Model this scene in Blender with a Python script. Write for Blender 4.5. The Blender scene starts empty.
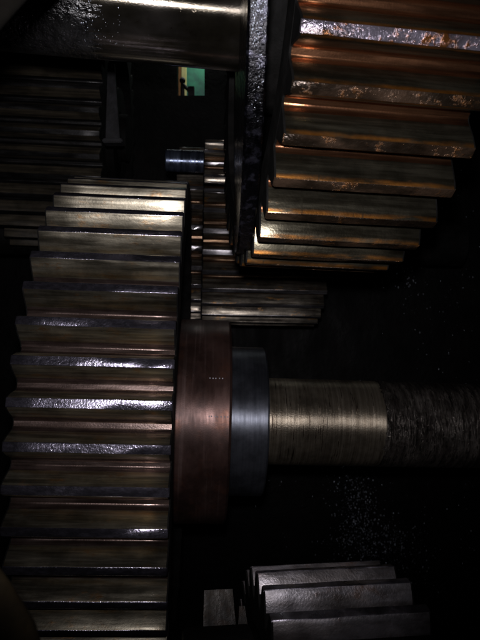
import bpy, bmesh, math, random
from mathutils import Vector, Matrix
random.seed(7)
S = bpy.context.scene
C = S.collection
PI = math.pi

# ------------------------------------------------------------------ camera
cd = bpy.data.cameras.new('camera')
cam = bpy.data.objects.new('camera', cd); C.objects.link(cam)
cam.location = (0, 0, 0); cam.rotation_euler = (PI/2, 0, 0)
cd.sensor_fit = 'VERTICAL'; cd.sensor_height = 36.0; cd.sensor_width = 27.0
cd.lens = 34.875
cd.clip_start = 0.01; cd.clip_end = 50
cd.dof.use_dof = True; cd.dof.focus_distance = 0.68; cd.dof.aperture_fstop = 15
S.camera = cam
S.render.resolution_x = 768; S.render.resolution_y = 1024

# ------------------------------------------------------------------ world (a closed dark machine housing)
W = bpy.data.worlds.new('World'); S.world = W; W.use_nodes = True
W.node_tree.nodes['Background'].inputs[0].default_value = (0.5, 0.6, 0.7, 1)
W.node_tree.nodes['Background'].inputs[1].default_value = 0.0004

# ------------------------------------------------------------------ the camera's flash
fl = bpy.data.lights.new('camera_flash', 'SPOT')
fl.energy = 19; fl.color = (1.0, 0.95, 1.0); fl.shadow_soft_size = 0.009
fl.spot_size = math.radians(86); fl.spot_blend = 1.0
flo = bpy.data.objects.new('camera_flash', fl); C.objects.link(flo)
flo.location = (-0.004, 0.0, 0.036)
flo.rotation_euler = (Vector((-0.06, 1.0, 0.12)) ).to_track_quat('-Z', 'Y').to_euler()

# ------------------------------------------------------------------ view
S.view_settings.view_transform = 'Standard'; S.view_settings.look = 'None'
S.view_settings.exposure = 0; S.view_settings.gamma = 1
S.view_settings.use_curve_mapping = False
S.cycles.sample_clamp_indirect = 4

# ------------------------------------------------------------------ materials
def nd(t, kind, **kw):
    n = t.nodes.new(kind)
    for k, v in kw.items(): setattr(n, k, v)
    return n

def metal(name, base, dark, rough=.4, metallic=.8, scale=(10, 160, 160), mixpos=(.35, .7),
          spots=None, spot_scale=90, spot_pos=(.58, .66), spot_map=(1, 1, 1), band=None,
          grain=500, bump=.25, bdist=.0004, rough_var=.15, vary=.25, streak_bump=.1, grime=.5, spec=.5,
          fine=None, turned=0):
    """oily machined steel: stretched noise between two tones, spots or crust, an optional worn band, grain relief"""
    m = bpy.data.materials.new(name); m.use_nodes = True
    t = m.node_tree; L = t.links.new
    P = t.nodes['Principled BSDF']
    tc = nd(t, 'ShaderNodeTexCoord'); oi = nd(t, 'ShaderNodeObjectInfo')
    off = nd(t, 'ShaderNodeVectorMath', operation='SCALE'); off.inputs[0].default_value = (3.1, 5.7, 4.3)
    L(oi.outputs['Random'], off.inputs['Scale'])
    add = nd(t, 'ShaderNodeVectorMath', operation='ADD')
    L(tc.outputs['Object'], add.inputs[0]); L(off.outputs[0], add.inputs[1])
    def noise(sc, s=1.0, det=4, rg=.6):
        mp = nd(t, 'ShaderNodeVectorMath', operation='MULTIPLY'); mp.inputs[1].default_value = sc
        L(add.outputs[0], mp.inputs[0])
        n = nd(t, 'ShaderNodeTexNoise'); n.inputs['Scale'].default_value = s
        n.inputs['Detail'].default_value = det; n.inputs['Roughness'].default_value = rg
        L(mp.outputs[0], n.inputs['Vector']); return n.outputs['Fac']
    def ramp(src, a, b):
        r = nd(t, 'ShaderNodeMapRange'); r.interpolation_type = 'SMOOTHSTEP'
        r.inputs[1].default_value = a; r.inputs[2].default_value = b
        L(src, r.inputs[0]); return r.outputs[0]
    def mix(f, a, b):
        x = nd(t, 'ShaderNodeMix', data_type='RGBA')
        if isinstance(f, float): x.inputs[0].default_value = f
        else: L(f, x.inputs[0])
        for i, v in ((6, a), (7, b)):
            if isinstance(v, tuple): x.inputs[i].default_value = (*v, 1)
            else: L(v, x.inputs[i])
        return x.outputs[2]
    st = noise(scale)
    col = mix(ramp(st, *mixpos), dark, base)
    if band:                                     # (radius centre, half width, colour, strength): wear line left by the mating teeth
        y0, hw, bc, bs = band
        sp = nd(t, 'ShaderNodeSeparateXYZ'); L(tc.outputs['Object'], sp.inputs[0])
        wob = nd(t, 'ShaderNodeMath', operation='MULTIPLY_ADD'); L(noise((25, 25, 25)), wob.inputs[0])
        wob.inputs[1].default_value = hw*1.6; L(sp.outputs['Y'], wob.inputs[2])
        d = nd(t, 'ShaderNodeMath', operation='ADD'); L(wob.outputs[0], d.inputs[0]); d.inputs[1].default_value = y0 - hw*.8
        ab = nd(t, 'ShaderNodeMath', operation='ABSOLUTE'); L(d.outputs[0], ab.inputs[0])
        f = nd(t, 'ShaderNodeMapRange'); f.interpolation_type = 'SMOOTHSTEP'
        f.inputs[1].default_value = 0; f.inputs[2].default_value = hw; f.inputs[3].default_value = bs; f.inputs[4].default_value = 0
        L(ab.outputs[0], f.inputs[0])
        ff = nd(t, 'ShaderNodeMath', operation='MULTIPLY'); L(f.outputs[0], ff.inputs[0]); L(ramp(noise((30, 90, 90)), .3, .62), ff.inputs[1])
        col = mix(ff.outputs[0], col, bc)
    spf = None
    if spots:
        spf = ramp(noise(spot_map, spot_scale, 6, .7), *spot_pos)
        col = mix(spf, col, spots)
    if fine:                                     # fine brushed lines (colour, scale vector, limits)
        col = mix(ramp(noise(fine[1], 1, 2, .5), *fine[2]), col, fine[0])
    if grime:
        g = ramp(noise((14, 14, 14), 1, 5, .65), .36, .6)
        gm = nd(t, 'ShaderNodeMath', operation='MULTIPLY_ADD'); L(g, gm.inputs[0]); gm.inputs[1].default_value = grime; gm.inputs[2].default_value = 1-grime
    hv = nd(t, 'ShaderNodeHueSaturation'); L(col, hv.inputs['Color'])
    mr = nd(t, 'ShaderNodeMapRange'); mr.inputs[3].default_value = 1-vary; mr.inputs[4].default_value = 1+vary*.5
    L(oi.outputs['Random'], mr.inputs[0])
    if grime:
        mm = nd(t, 'ShaderNodeMath', operation='MULTIPLY'); L(mr.outputs[0], mm.inputs[0]); L(gm.outputs[0], mm.inputs[1]); L(mm.outputs[0], hv.inputs['Value'])
    else: L(mr.outputs[0], hv.inputs['Value'])
    L(hv.outputs[0], P.inputs['Base Color'])
    P.inputs['Metallic'].default_value = metallic
    P.inputs['Specular IOR Level'].default_value = spec
    if turned:                                   # lathe marks run round the axis, so the highlight spreads along it
        tg = nd(t, 'ShaderNodeTangent', direction_type='RADIAL', axis='X'); L(tg.outputs[0], P.inputs['Tangent'])
        P.inputs['Anisotropic'].default_value = turned; P.inputs['Anisotropic Rotation'].default_value = .25
    rr = nd(t, 'ShaderNodeMapRange'); rr.inputs[3].default_value = rough-rough_var; rr.inputs[4].default_value = rough+rough_var
    rr.inputs[1].default_value = .3; rr.inputs[2].default_value = .7
    L(noise((scale[0]*2, scale[1]*.7, scale[2]*.7)), rr.inputs[0]); L(rr.outputs[0], P.inputs['Roughness'])
    h = nd(t, 'ShaderNodeMath', operation='MULTIPLY_ADD'); L(st, h.inputs[0]); h.inputs[1].default_value = streak_bump
    L(noise((1, 1, 1), grain, 3, .65), h.inputs[2])
    hh = h.outputs[0]
    if spf is not None:
        h2 = nd(t, 'ShaderNodeMath', operation='MULTIPLY_ADD'); L(spf, h2.inputs[0]); h2.inputs[1].default_value = .6; L(hh, h2.inputs[2]); hh = h2.outputs[0]
    b = nd(t, 'ShaderNodeBump'); b.inputs['Strength'].default_value = bump; b.inputs['Distance'].default_value = bdist
    L(hh, b.inputs['Height']); L(b.outputs[0], P.inputs['Normal'])
    return m

M = {}
# lower left gear
M['flank1'] = metal('oily_olive_steel', (.50, .455, .345), (.19, .17, .125), rough=.345, metallic=.95, spots=(.40, .23, .10), spot_map=(.5, 1, 1), spot_scale=60, spot_pos=(.54, .72),
                    band=(.352, .005, (.36, .25, .11), .6), grain=380, bump=.25, rough_var=.08, vary=.4)
M['tip1'] = metal('grey_grained_steel', (.46, .435, .55), (.26, .245, .30), rough=.20, metallic=.97, scale=(110, 260, 260), grain=430, bump=.85, bdist=.0004, grime=.25, rough_var=.04)
M['root1'] = metal('brown_tooth_root', (.18, .13, .115), (.07, .047, .038), rough=.27, metallic=.85, grain=500, bump=.3, rough_var=.06)
# upper right gear
M['flank2'] = metal('worn_green_grey_steel', (.19, .175, .125), (.07, .062, .042), rough=.30, metallic=.94, spots=(.22, .11, .045), spot_map=(.6, 1.6, 1.6), spot_scale=45, spot_pos=(.64, .76),
                    band=(.2728, .0034, (.62, .25, .05), 1.0), grain=420, bump=.3, fine=((.11, .10, .07), (300, 8, 8), (.62, .85)), rough_var=.08)
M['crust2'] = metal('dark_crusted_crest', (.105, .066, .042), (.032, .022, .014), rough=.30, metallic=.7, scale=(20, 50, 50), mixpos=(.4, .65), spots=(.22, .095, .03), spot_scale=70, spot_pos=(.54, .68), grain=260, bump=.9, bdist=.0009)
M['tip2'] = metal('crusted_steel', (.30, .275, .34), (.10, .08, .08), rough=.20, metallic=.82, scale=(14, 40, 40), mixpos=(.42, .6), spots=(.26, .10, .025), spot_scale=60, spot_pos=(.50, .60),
                  grain=420, bump=.9, bdist=.0006, rough_var=.06, vary=.0)  # bluish tone stands in for the flash glint on one crest
M['root2'] = metal('copper_coloured_root', (.29, .135, .066), (.11, .050, .026), rough=.27, metallic=.95, grain=500, bump=.25, grime=.25, rough_var=.06)
# others
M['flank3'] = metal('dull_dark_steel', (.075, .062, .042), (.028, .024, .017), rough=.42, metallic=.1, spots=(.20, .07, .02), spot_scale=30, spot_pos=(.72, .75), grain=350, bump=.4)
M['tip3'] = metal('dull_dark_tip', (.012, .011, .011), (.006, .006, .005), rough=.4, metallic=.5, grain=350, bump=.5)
M['flank4'] = metal('rear_gear_steel', (.27, .24, .19), (.08, .065, .05), rough=.35, metallic=.8, spots=(.45, .24, .08), spot_map=(.4, 1, 1), spot_scale=50, grain=300, bump=.3)
M['tip4'] = metal('rear_gear_tip', (.33, .32, .34), (.15, .14, .14), rough=.30, metallic=.85, grain=300, bump=.3)
M['root4'] = metal('rear_gear_root', (.18, .11, .06), (.07, .04, .025), rough=.34, metallic=.8, grain=300, bump=.3)
M['flank5'] = metal('violet_grey_steel', (.50, .475, .51), (.25, .225, .22), rough=.40, metallic=.85, scale=(14, 60, 60), spots=(.22, .13, .09), spot_scale=30, spot_pos=(.55, .75), grain=420, bump=.5, bdist=.0005)
M['tip5'] = metal('violet_grey_tip', (.46, .43, .50), (.16, .15, .17), rough=.36, metallic=.9, scale=(40, 60, 60), grain=420, bump=.6)
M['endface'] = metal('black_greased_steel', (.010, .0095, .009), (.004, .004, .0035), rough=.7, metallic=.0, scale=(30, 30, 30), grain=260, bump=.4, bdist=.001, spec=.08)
M['collar'] = metal('red_brown_collar_steel', (.090, .052, .044), (.055, .030, .025), rough=.43, metallic=.7, scale=(25, 12, 12), spots=(.10, .045, .03), spot_scale=24, spot_pos=(.5, .7), grain=600, bump=.15,
                    fine=((.15, .10, .09), (170, 5, 5), (.55, .85)), turned=.5)
M['sleeve'] = metal('blue_grey_turned_steel', (.15, .16, .19), (.115, .125, .15), rough=.44, metallic=.85, scale=(240, 6, 6), grain=700, bump=.08, rough_var=.04, turned=.7)
M['shaft'] = metal('polished_shaft_steel', (.60, .52, .40), (.36, .30, .22), rough=.40, metallic=.92, scale=(260, 4, 4), spots=(.08, .055, .04), spot_map=(14, .7, .7), spot_scale=26, spot_pos=(.57, .64), grain=600, bump=.6, rough_var=.06, turned=.9)
M['rustshaft'] = metal('rough_rusted_shaft', (.24, .215, .19), (.06, .05, .043), rough=.30, metallic=.8, scale=(150, 22, 22), spots=(.03, .024, .02), spot_map=(3.5, .7, .7), spot_scale=150, spot_pos=(.46, .64), grain=260, bump=1.0, bdist=.0013, turned=.5)
M['uppershaft'] = metal('oily_brown_shaft', (.17, .155, .14), (.07, .062, .045), rough=.17, metallic=.9, scale=(12, 20, 20), spots=(.05, .035, .025), spot_scale=130, spot_pos=(.62, .72), grain=600, bump=.15, bdist=.0004, rough_var=.05, grime=.4, turned=.8)
M['shaftgrease'] = metal('black_shaft_grease', (.012, .012, .012), (.006, .006, .006), rough=.28, metallic=.0, scale=(60, 60, 60), grain=170, bump=1.0, bdist=.002)
M['plateface'] = metal('speckled_grease_plate', (.030, .030, .042), (.003, .003, .004), rough=.26, metallic=.75, scale=(110, 110, 110), mixpos=(.5, .68), grain=330, bump=.6, bdist=.0016, grime=.7)
M['blueshaft'] = metal('blue_oiled_steel', (.15, .18, .26), (.07, .085, .12), rough=.32, metallic=.85, scale=(150, 8, 8), grain=500, bump=.2, turned=.6)
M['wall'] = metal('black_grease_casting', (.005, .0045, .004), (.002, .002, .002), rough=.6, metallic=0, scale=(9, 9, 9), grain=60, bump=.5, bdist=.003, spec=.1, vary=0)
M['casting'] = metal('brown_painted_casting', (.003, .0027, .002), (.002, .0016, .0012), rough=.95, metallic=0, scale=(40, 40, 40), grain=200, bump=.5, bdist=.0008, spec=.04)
M['casting2'] = metal('ochre_painted_casting', (.034, .024, .011), (.017, .013, .007), rough=.9, metallic=0, scale=(40, 40, 40), grain=200, bump=.5, bdist=.0008, spec=.08)
M['jaw'] = metal('mottled_jaw_steel', (.022, .016, .010), (.009, .007, .005), rough=.45, metallic=.1, scale=(70, 70, 70), spots=(.028, .016, .009), spot_scale=60, spot_pos=(.5, .7), grain=300, bump=.3, bdist=.001, spec=.15)
M['darkiron'] = metal('dark_iron', (.01, .01, .01), (.006, .006, .006), rough=.5, metallic=.5)
M['bracket'] = metal('grey_dusty_bracket', (.022, .022, .025), (.010, .010, .011), rough=.6, metallic=.3, scale=(60, 60, 60), grain=300, bump=.5)
def plain(name, col, rough=.5, metallic=0, c2=None):
    return metal(name, col, c2 or tuple(v*.6 for v in col), rough=rough, metallic=metallic, scale=(12, 12, 12), grain=120, bump=.1, grime=.2, vary=0)
M['green'] = plain('green_painted_panel', (.020, .19, .10), c2=(.006, .05, .04))
M['yellow'] = plain('yellow_painted_post', (.92, .88, .45), c2=(.9, .8, .3))
M['orange'] = plain('orange_brown_edge', (.42, .18, .05))
M['punch'] = plain('bright_punch_mark', (.42, .40, .44))
M['black'] = plain('black_silhouette_iron', (.01, .01, .01), .7)
dm = bpy.data.materials.new('oil_droplet'); dm.use_nodes = True
_p = dm.node_tree.nodes['Principled BSDF']; _p.inputs['Base Color'].default_value = (.60, .64, .74, 1); _p.inputs['Metallic'].default_value = 1
_p.inputs['Roughness'].default_value = .3; _p.inputs['Specular IOR Level'].default_value = .9
_n = dm.node_tree.nodes.new('ShaderNodeTexNoise'); _n.inputs['Scale'].default_value = 300
_b = dm.node_tree.nodes.new('ShaderNodeBump'); _b.inputs['Strength'].default_value = .3; _b.inputs['Distance'].default_value = .0005
dm.node_tree.links.new(_n.outputs[0], _b.inputs['Height']); dm.node_tree.links.new(_b.outputs[0], _p.inputs['Normal'])
M['drop'] = dm

# ------------------------------------------------------------------ helpers
def finish(bm, name, mats, parent=None, sharp=32, smooth=True):
    bmesh.ops.recalc_face_normals(bm, faces=bm.faces)
    for f in bm.faces: f.smooth = smooth
    for e in bm.edges:
        if len(e.link_faces) == 2 and e.calc_face_angle(0) > math.radians(sharp): e.smooth = False
    me = bpy.data.meshes.new(name); bm.to_mesh(me); bm.free()
    for m in (mats if isinstance(mats, (list, tuple)) else [mats]): me.materials.append(m)
    return link(name, me, parent)

def link(name, me, parent=None):
    o = bpy.data.objects.new(name, me); C.objects.link(o)
    if parent: o.parent = parent
    return o

def tag(o, label, cat=None, group=None, kind=None):
    o['label'] = label
    if cat: o['category'] = cat
    if group: o['group'] = group
    if kind: o['kind'] = kind
    return o

def thing(name, label, cat, cy, cz, yaw, roll, cx=0, group=None):
    """an Empty whose X is the shaft axis, Y away from the viewer, Z up"""
    a = Vector((math.cos(yaw)*math.cos(roll), math.sin(yaw)*math.cos(roll), math.sin(roll)))
    u = Vector((-math.sin(yaw), math.cos(yaw), 0)); w = a.cross(u)
    o = bpy.data.objects.new(name, None); C.objects.link(o); o.empty_display_size = .05
    m = Matrix((a, u, w)).transposed().to_4x4(); m.translation = (cx, cy, cz)
    o.matrix_world = m
    return tag(o, label, cat, group)

def lathe(name, prof, mats, parent, seg=128, sharp=32, mi=None, wob=0):
    """prof: list of (s, r); closed at the ends when r is 0"""
    bm = bmesh.new(); rings = []
    for s, r in prof:
        if r <= 0: rings.append([bm.verts.new((s, 0, 0))])
        else: rings.append([bm.verts.new((s, -r*math.cos(2*PI*i/seg), r*math.sin(2*PI*i/seg))) for i in range(seg)])
    for j in range(len(rings)-1):
        A, B = rings[j], rings[j+1]
        for i in range(seg):
            k = (i+1) % seg
            if len(A) == 1: f = bm.faces.new((A[0], B[i], B[k]))
            elif len(B) == 1: f = bm.faces.new((A[i], B[0], A[k]))
            else: f = bm.faces.new((A[i], B[i], B[k], A[k]))
            if mi: f.material_index = mi[j]
    return finish(bm, name, mats, parent, sharp)

# half tooth outline: (height in modules from the pitch circle, half width as a fraction of the pitch)
OUT = [(-1.27, .462, 2), (-1.245, .430, 2), (-1.20, .402, 2), (-1.11, .378, 2), (-.98, .358, 2), (-.78, .333, 0), (-.40, .292, 0), (0, .254, 0), (.40, .202, 0), (.70, .156, 0), (.88, .128, 0), (.96, .114, 1), (1.0, .104, 1)]
def tooth_mesh(name, N, R, s0, s1, mats, nx=7, seed=0, low=False, bev=.0016, wear=.0003):
    rnd = random.Random(seed)
    m = R/(N/2+1); pitch = 2*PI/N; rp = R-m
    left = [(rp+h*m, -w*pitch, mi) for h, w, mi in OUT]
    right = [(rp+h*m, w*pitch, mi) for h, w, mi in reversed(OUT)]
    prof = left + right
    bm = bmesh.new(); rows = []
    xs = [s0, s0+bev] + [s0+bev+(s1-s0-2*bev)*i/(nx-1) for i in range(1, nx-1)] + [s1-bev, s1]
    for j, x in enumerate(xs):
        end = j in (0, len(xs)-1); row = []
        for r, th, _ in prof:
            rr = r; tt = th
            if end: rr -= bev*.8; tt *= .985
            elif r > rp+.85*m:                      # nicked, slightly rolled tooth crest
                rr -= abs(rnd.gauss(0, wear)); tt += rnd.gauss(0, wear*.6)/R
            # blender: radial direction at angle t is (-cos t, sin t)
            row.append(bm.verts.new((x, -rr*math.cos(tt), rr*math.sin(tt))))
        rows.append(row)
    nP = len(prof)
    for j in range(len(rows)-1):
        for i in range(nP-1):
            f = bm.faces.new((rows[j][i], rows[j+1][i], rows[j+1][i+1], rows[j][i+1]))
            mi = prof[i][2] if i < nP/2 else prof[i+1][2]
            if low and mi == 0 and i in (4, 5, nP-7, nP-6): mi = 2        # lower flank takes the root material
            f.material_index = 3 if j in (0, len(rows)-2) and mi != 1 else mi
    for row in (rows[0], rows[-1]):
        for i in range(nP//2-1):
            f = bm.faces.new((row[i], row[i+1], row[nP-2-i], row[nP-1-i])); f.material_index = 3
    bmesh.ops.recalc_face_normals(bm, faces=bm.faces)
    for f in bm.faces: f.smooth = True
    for e in bm.edges:
        if len(e.link_faces) == 2 and e.calc_face_angle(0) > math.radians(38): e.smooth = False
    me = bpy.data.meshes.new(name); bm.to_mesh(me); bm.free()
    for q in mats: me.materials.append(q)
    return me

def gear_wheel(parent, N, R, s0, s1, phase, mats, rin=.05, name='gear_wheel', variants=6, label=None, jitter=.0009, lit_crest={}, low=False):
    """toothed wheel: rim, recessed web and hub in one mesh, each tooth a child of it"""
    m = R/(N/2+1); Rr = R-2.25*m; w = s1-s0
    rim = Rr-.035*R/.3; hub = min(rin*1.9, rim*.6); d = w*.28
    prof = [(s0, rin), (s0, hub), (s0+d, hub+.01), (s0+d, rim-.008), (s0, rim), (s0, Rr-.0015), (s0+.0015, Rr), (s1-.0015, Rr), (s1, Rr-.0015), (s1, rim), (s1-d, rim-.008), (s1-d, hub+.01), (s1, hub), (s1, rin)]
    mi = [0]*6+[1]+[0]*6
    g = lathe(name, prof, [mats[3], mats[2]], parent, seg=N*3, mi=mi, sharp=40)
    if label: g['label'] = label
    mesh = [tooth_mesh('tooth', N, R, s0, s1, mats, seed=N*10+v, low=low) for v in range(variants)]
    rnd = random.Random(N)
    for k in range(N):
        a = phase + 2*PI*k/N
        me = mesh[rnd.randrange(variants)]
        if k in lit_crest: me = me.copy(); me.materials[1] = lit_crest[k]          # paler crest, its flash glint painted into the colour
        t = link('tooth', me, g)
        t.rotation_euler = (-a + rnd.gauss(0, jitter), 0, 0)
        t.location = (rnd.gauss(0, .0003), 0, 0)
    return g

def droplets(name, pts, parent=None, sub=1, rmin=.0005, rmax=.0016):
    """flattened oil beads sitting on a surface: (position, normal) pairs, joined because nobody could count them"""
    bm = bmesh.new()
    base = bmesh.new(); bmesh.ops.create_icosphere(base, subdivisions=sub, radius=1)
    V = [v.co.copy() for v in base.verts]; Fc = [[v.index for v in f.verts] for f in base.faces]; base.free()
    for p, n in pts:
        r = rmin+(rmax-rmin)*random.random()**2.5
        q = Vector(n).to_track_quat('Z', 'Y'); sx = random.uniform(.7, 1.2); sy = random.uniform(.8, 2.4)
        vs = [bm.verts.new(Vector(p)+q @ Vector((v.x*r*sx, v.y*r*sy, v.z*r*.5))) for v in V]
        for f in Fc: bm.faces.new([vs[i] for i in f])
    for f in bm.faces: f.smooth = True
    me = bpy.data.meshes.new(name); bm.to_mesh(me); bm.free(); me.materials.append(M['drop'])
    o = link(name, me, parent); o['kind'] = 'stuff'
    return o

def boxbm(bm, x0, x1, y0, y1, z0, z1):
    r = bmesh.ops.create_cube(bm, size=1)
    for v in r['verts']:
        v.co = Vector(((x0+x1)/2+v.co.x*(x1-x0), (y0+y1)/2+v.co.y*(y1-y0), (z0+z1)/2+v.co.z*(z1-z0)))
    return r

def slab(name, x0, x1, y0, y1, z0, z1, mat, parent=None, bev=.001):
    bm = bmesh.new(); boxbm(bm, x0, x1, y0, y1, z0, z1)
    if bev: bmesh.ops.bevel(bm, geom=bm.edges[:], offset=bev, segments=2, affect='EDGES')
    return finish(bm, name, mat, parent)

# ------------------------------------------------------------------ the housing
BY = 1.95                                               # rear wall of the housing
def pxx(px, d): return (px-240)/620*d
def pxz(py, d): return (320-py)/620*d
wx0, wx1, wz0, wz1 = pxx(177, BY), pxx(204.5, BY), pxz(95.5, BY), pxz(60, BY)
bm = bmesh.new()
T = .05; X0, X1, Z0, Z1 = -1.25, 1.15, -1.25, 1.45
for x0, x1, z0, z1 in ((X0, wx0, Z0, Z1), (wx1, X1, Z0, Z1), (wx0, wx1, Z0, wz0), (wx0, wx1, wz1, Z1)):
    boxbm(bm, x0, x1, BY, BY+T, z0, z1)
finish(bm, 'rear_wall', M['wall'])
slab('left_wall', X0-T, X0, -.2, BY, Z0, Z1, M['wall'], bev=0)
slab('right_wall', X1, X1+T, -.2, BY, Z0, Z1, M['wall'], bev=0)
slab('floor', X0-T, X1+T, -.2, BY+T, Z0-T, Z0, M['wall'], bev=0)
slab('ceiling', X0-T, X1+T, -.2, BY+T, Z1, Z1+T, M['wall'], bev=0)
for n, l in (('rear_wall', 'black greasy rear wall of the gearbox housing with a small opening'), ('left_wall', 'black left wall of the housing'),
             ('right_wall', 'black right wall of the housing'), ('floor', 'black floor of the housing'), ('ceiling', 'black ceiling of the housing')):
    tag(bpy.data.objects[n], l, kind='structure')

# what shows through the opening
OY = BY+.30
pg = slab('green_panel', pxx(150, OY), pxx(235, OY), OY, OY+.02, pxz(120, OY), pxz(40, OY), M['green'])
tag(pg, 'green painted panel seen through the small opening in the rear wall', 'panel')
py_ = BY+.18
pp = slab('yellow_post', pxx(181.5, py_), pxx(186.3, py_), py_, py_+.012, pxz(120, py_), pxz(40, py_), M['yellow'])
tag(pp, 'bright yellow post standing at the left of the small opening', 'post')
po = slab('edge_strip', pxx(170, py_), pxx(181.4, py_), py_+.001, py_+.011, pxz(120, py_), pxz(40, py_), M['orange'], pp)
po['label'] = 'orange brown strip along the post'
lv = bpy.data.objects.new('control_lever', None); C.objects.link(lv); lv.location = (pxx(186, BY+.09), BY+.09, pxz(99, BY+.09))
tag(lv, 'small black lever with a block end, silhouetted in the bright opening', 'lever')
def lvbar(name, a, b, r):
    d = BY+.09; A = Vector((pxx(a[0], d), d, pxz(a[1], d)))-lv.location; B = Vector((pxx(b[0], d), d, pxz(b[1], d)))-lv.location
    bm = bmesh.new(); bmesh.ops.create_cone(bm, segments=12, radius1=r, radius2=r*.8, depth=(B-A).length, cap_ends=True)
    bmesh.ops.transform(bm, matrix=Matrix.Translation((A+B)/2) @ (B-A).to_track_quat('Z', 'Y').to_matrix().to_4x4(), verts=bm.verts)
    return finish(bm, name, M['black'], lv)
lvbar('stem', (182.5, 99), (182.5, 81), .0075); lvbar('arm', (182.5, 84), (191, 93), .0065)
bm = bmesh.new(); bmesh.ops.create_uvsphere(bm, u_segments=14, v_segments=8, radius=.0105)
bmesh.ops.translate(bm, verts=bm.verts, vec=Vector((pxx(182.5, BY+.09), BY+.09, pxz(80.5, BY+.09)))-lv.location); finish(bm, 'knob', M['black'], lv)
bm = bmesh.new(); d = BY+.09; boxbm(bm, pxx(188, d)-lv.location.x, pxx(194.5, d)-lv.location.x, -.01, .01, pxz(99, d)-lv.location.z, pxz(87, d)-lv.location.z)
bmesh.ops.bevel(bm, geom=bm.edges[:], offset=.002, segments=2, affect='EDGES'); finish(bm, 'block', M['black'], lv)
# daylight outside the opening
dl = bpy.data.lights.new('daylight_outside', 'AREA'); dl.energy = 4.2; dl.size = .35; dl.color = (.95, 1, .97)
do = bpy.data.objects.new('daylight_outside', dl); C.objects.link(do); do.location = (-.05, BY+.07, 1.15)
do.rotation_euler = (Vector((-.18, OY, .85))-Vector(do.location)).to_track_quat('-Z', 'Y').to_euler()

# ------------------------------------------------------------------ lower left gear with its shaft, collar and sleeve
PITCH0 = 2*PI
g1 = thing('gear_shaft', 'lower left wide gear wheel with red brown collar, blue grey ring and polished horizontal shaft', 'gear', 1.0, -.1617, .0572, -.0323)
N1, R1 = 54, .3723
wheel1 = gear_wheel(g1, N1, R1, -.259, -.0919, .1922, [M['flank1'], M['tip1'], M['root1'], M['endface']], rin=.07, label='olive and grey toothed wheel')
col1 = lathe('collar', [(-.1000, .07), (-.1000, .1575), (-.0975, .160), (-.0245, .160), (-.0220, .1575), (-.0210, .156), (-.0210, .07)], M['collar'], g1, 160)
col1['label'] = 'red brown collar with punched dots'
for py_r, sgn in ((0.520, 0), (0.185, 1)):                            # two short rows of punch marks on the collar
    for i in range(7 if sgn else 5):
        s = -.052+i*.0042+random.gauss(0, .0005); th = py_r+random.gauss(0, .002)
        bm = bmesh.new(); bmesh.ops.create_uvsphere(bm, u_segments=10, v_segments=6, radius=.0010)
        bmesh.ops.translate(bm, verts=bm.verts, vec=(s, -.1600*math.cos(th), .1600*math.sin(th)))
        finish(bm, 'punch_mark', M['punch'], col1)
slv = lathe('ring', [(-.0205, .07), (-.0205, .118), (.033, .118), (.0355, .1155), (.0365, .07)], M['sleeve'], g1, 160)
slv['label'] = 'smooth blue grey ring'
sh1 = lathe('shaft', [(-.262, .0), (-.262, .069), (.218, .069), (.221, .0678)], M['shaft'], g1, 128)
sh1b = lathe('rusted_shaft_end', [(.2205, .0683), (.28, .0690), (.40, .0682), (.55, .0690), (.80, .0685), (1.1, .0687)], M['rustshaft'], g1, 128)
for v in sh1b.data.vertices:
    if v.co.x < .23: v.co.x += random.gauss(0, .0016)+.002*math.sin(5*math.atan2(v.co.z, v.co.y)); v.co.y *= 1.012; v.co.z *= 1.012
sh1b['label'] = 'rough dark rusted length of the shaft'

# ------------------------------------------------------------------ upper right gear with black side plate and its shaft
g2 = thing('gear_shaft', 'upper right gear wheel with copper coloured tooth roots, on a thick oily shaft', 'gear', .6753, .3346, .1367, -.0348)
N2, R2 = 42, .275
gear_wheel(g2, N2, R2, .0135, .1722, -.4812, [M['flank2'], M['crust2'], M['root2'], M['endface']], rin=.05, lit_crest={0: M['tip2']}, label='toothed wheel with rust brown crests')
us = lathe('shaft', [(-.9, 0), (-.9, .060), (.006, .060), (.006, .04), (.30, .04), (.30, 0)], M['uppershaft'], g2, 128)
us['label'] = 'thick oily brown shaft'
pts = []
for _ in range(1700):                                                # beads of oil on the left end of the upper shaft
    s = random.gauss(-.215, .040); th = random.uniform(-1.25, .6)
    if s > -.12 or s < -.33: continue
    pts.append(((s, -.060*math.cos(th), .060*math.sin(th)), (0, -math.cos(th), math.sin(th))))
droplets('oil_beads', pts, us, rmin=.0003, rmax=.0008)
gl = lathe('greased_length', [(-.40, .0599), (-.33, .0604), (-.20, .0605), (-.160, .0603), (-.135, .0597)], M['shaftgrease'], g2, 160)
for v in gl.data.vertices:
    if v.co.x > -.21: v.co.x += random.gauss(0, .010)
gl['label'] = 'black greased length of the shaft'

# the black bearing plate that carries the upper shaft
g7 = thing('bearing_plate', 'black greasy round bearing plate with glinting rim, between the thick shaft and upper right gear', 'plate', .6753, .3346, .034, -.010, cx=.002)
lathe('plate', [(-.0035, .064), (-.0035, .260), (-.0015, .262), (.0105, .262), (.0120, .260), (.0120, .064)], M['plateface'], g7, 160)
pts = []
for _ in range(900):
    s = random.uniform(-.001, .010); th = random.gauss(-.36, .13)
    pts.append(((s, -.262*math.cos(th), .262*math.sin(th)), (0, -math.cos(th), math.sin(th))))
droplets('oil_beads', pts, g7, rmin=.0002, rmax=.0006)

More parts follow.
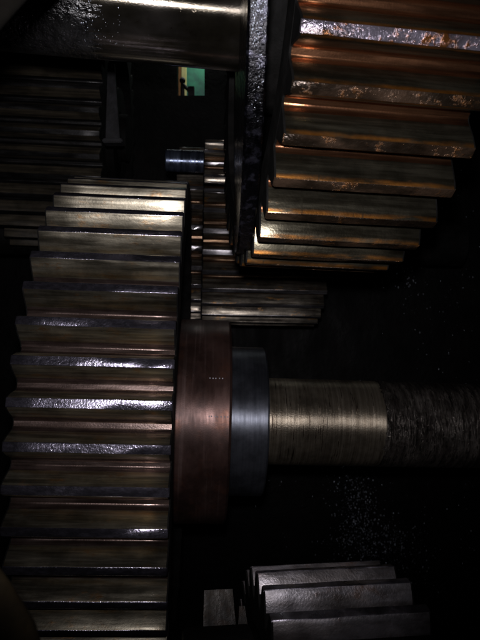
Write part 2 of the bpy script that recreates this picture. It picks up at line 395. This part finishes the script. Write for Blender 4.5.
# ------------------------------------------------------------------ dim gear at the upper left
g3 = thing('gear_shaft', 'dim dark gear wheel in shadow at upper left under the thick shaft', 'gear', 1.514, .43, .0507, -.0352)
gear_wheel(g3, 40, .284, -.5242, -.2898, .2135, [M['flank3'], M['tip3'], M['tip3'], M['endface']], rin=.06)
lathe('shaft', [(-.75, 0), (-.75, .055), (-.27, .055), (-.27, 0)], M['endface'], g3, 64)

# a thin bracket beside it
bk = bpy.data.objects.new('bracket', None); C.objects.link(bk); bk.location = (pxx(112, 1.16), 1.16, pxz(141, 1.16))
tag(bk, 'thin tapered grey bracket with a foot, right of the dim upper left gear', 'bracket')
bm = bmesh.new(); d = 1.16
P_ = [(107.5, 62), (114, 62), (119.5, 139), (105.5, 139)]
vs = [bm.verts.new((pxx(x, d)-bk.location.x, yy, pxz(y, d)-bk.location.z)) for yy in (0, .012) for x, y in P_]
for q in ((0, 1, 2, 3), (7, 6, 5, 4), (0, 4, 5, 1), (1, 5, 6, 2), (2, 6, 7, 3), (3, 7, 4, 0)): bm.faces.new([vs[i] for i in q])
bmesh.ops.bevel(bm, geom=bm.edges[:], offset=.0015, segments=2, affect='EDGES'); finish(bm, 'upright', M['bracket'], bk)
bm = bmesh.new(); boxbm(bm, pxx(103, d)-bk.location.x, pxx(123, d)-bk.location.x, -.008, .02, pxz(143.5, d)-bk.location.z, pxz(139.3, d)-bk.location.z)
bmesh.ops.bevel(bm, geom=bm.edges[:], offset=.002, segments=2, affect='EDGES'); finish(bm, 'foot', M['bracket'], bk)

# ------------------------------------------------------------------ rear gear in the middle
g4 = thing('gear_shaft', 'long rear gear wheel with narrow bright teeth, between the two big gears', 'gear', 1.5156, .2006, .06, -.02)
N4, R4 = 30, .2130
gear_wheel(g4, N4, R4, -.090, .186, -.2822, [M['flank4'], M['tip4'], M['root4'], M['endface']], rin=.06, label='wide toothed wheel')
gear_wheel(g4, N4, R4*.985, -.150, -.0905, -.2822+.035, [M['flank4'], M['tip4'], M['root4'], M['endface']], rin=.06, label='narrow toothed wheel beside the wide one')
lathe('shaft', [(-.9, 0), (-.9, .055), (.55, .055), (.55, 0)], M['endface'], g4, 64)

# ------------------------------------------------------------------ small pinion above it
g5 = thing('pinion_shaft', 'small pinion with short bluish shaft, behind the top edge of the lower left gear', 'pinion', 1.15, .291, .06, -.02)
gear_wheel(g5, 11, .040, -.0665, -.0125, .25, [M['flank4'], M['tip4'], M['root4'], M['endface']], rin=.012)
lathe('shaft', [(-.137, 0), (-.137, .018), (-.135, .020), (-.0675, .020), (-.0665, .018), (-.0665, .012), (.25, .012), (.25, 0)], M['blueshaft'], g5, 64)

# ------------------------------------------------------------------ gear at the lower right with a jaw collar
g6 = thing('gear_shaft', 'violet grey gear wheel cut off by the bottom edge, lower right, with mottled jaw collar', 'gear', .5823, -.4561, .1237, -.0013)
N6, R6 = 30, .2083
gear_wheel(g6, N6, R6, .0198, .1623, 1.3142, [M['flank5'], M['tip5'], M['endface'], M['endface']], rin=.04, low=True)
jc = lathe('jaw_collar', [(-.052, .04), (-.052, .150), (-.049, .153), (.014, .153), (.016, .150), (.016, .04)], M['endface'], g6, 96)
def jaw(th0, th1, s0, s1, r0, r1):
    bm = bmesh.new(); n = 5; rows = []
    for i in range(n+1):
        t = th0+(th1-th0)*i/n
        rows.append([bm.verts.new((s, -r*math.cos(t), r*math.sin(t))) for s, r in ((s0, r0), (s0+.002, r1), (s1-.002, r1), (s1, r0))])
    for i in range(n):
        for j in range(3): bm.faces.new((rows[i][j], rows[i+1][j], rows[i+1][j+1], rows[i][j+1]))
    for r in (rows[0], rows[-1]): bm.faces.new(r)
    bm.faces.ensure_lookup_table()
    bmesh.ops.bevel(bm, geom=[e for e in bm.edges if len(e.link_faces) == 2 and e.calc_face_angle(0) > .8], offset=.004, segments=3, affect='EDGES')
    return finish(bm, 'jaw', M['jaw'], jc)
for q in range(6):
    t0 = .93+q*PI/3
    jaw(t0, t0+.38, -.031, .003, .151, .187)
    jaw(t0+.01, t0+.34, .0055, .0155, .151, .170)
lathe('shaft', [(-.9, 0), (-.9, .0395), (.7, .0395), (.7, 0)], M['endface'], g6, 48)

# ------------------------------------------------------------------ castings close to the lens
def casting(name, pathpx, d, r, label, mat, flat=.5):
    """rounded cast edge swept along a path given in the picture at distance d"""
    pts = [Vector((pxx(x, dd), dd, pxz(y, dd))) for x, y, dd in pathpx]
    org = pts[len(pts)//2].copy()
    bm = bmesh.new(); rows = []
    for i, p in enumerate(pts):
        a = (pts[min(i+1, len(pts)-1)]-pts[max(i-1, 0)]).normalized()
        side = a.cross(Vector((0, 1, 0))).normalized(); up = side.cross(a).normalized()
        rows.append([bm.verts.new(p-org+side*(math.cos(t)*r)+up*(math.sin(t)*r*flat)) for t in [2*PI*k/20 for k in range(20)]])
    for i in range(len(rows)-1):
        for k in range(20): bm.faces.new((rows[i][k], rows[i][(k+1) % 20], rows[i+1][(k+1) % 20], rows[i+1][k]))
    bm.faces.new(rows[0]); bm.faces.new(rows[-1])
    o = finish(bm, name, mat, sharp=60); o.location = org
    return tag(o, label, 'casting')
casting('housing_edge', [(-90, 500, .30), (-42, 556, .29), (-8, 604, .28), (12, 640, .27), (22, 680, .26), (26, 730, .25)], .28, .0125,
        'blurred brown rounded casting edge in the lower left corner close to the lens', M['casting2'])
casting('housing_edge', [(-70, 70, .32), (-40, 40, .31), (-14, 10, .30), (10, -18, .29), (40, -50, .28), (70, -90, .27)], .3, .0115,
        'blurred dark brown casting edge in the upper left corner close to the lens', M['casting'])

# ------------------------------------------------------------------ spatters of grease on the rear wall
pts = []
def cluster(px, py, sx, sy, n):
    for _ in range(n):
        x = random.gauss(px, sx); y = random.gauss(py, sy)
        pts.append(((pxx(x, BY), BY-.0005, pxz(y, BY)), (random.gauss(0, .25), -1, random.gauss(0, .25))))
cluster(357, 500, 12, 26, 620); cluster(375, 542, 24, 11, 560); cluster(395, 560, 30, 20, 160)
cluster(440, 300, 25, 45, 130); cluster(400, 270, 14, 18, 60); cluster(455, 480, 20, 60, 90); cluster(330, 480, 60, 50, 90)
cluster(455, 210, 20, 50, 60)
o = droplets('grease_spatter', pts, rmin=.0006, rmax=.0024)
tag(o, 'glinting specks of grease spattered on the black rear wall at right', 'grease', kind='stuff')
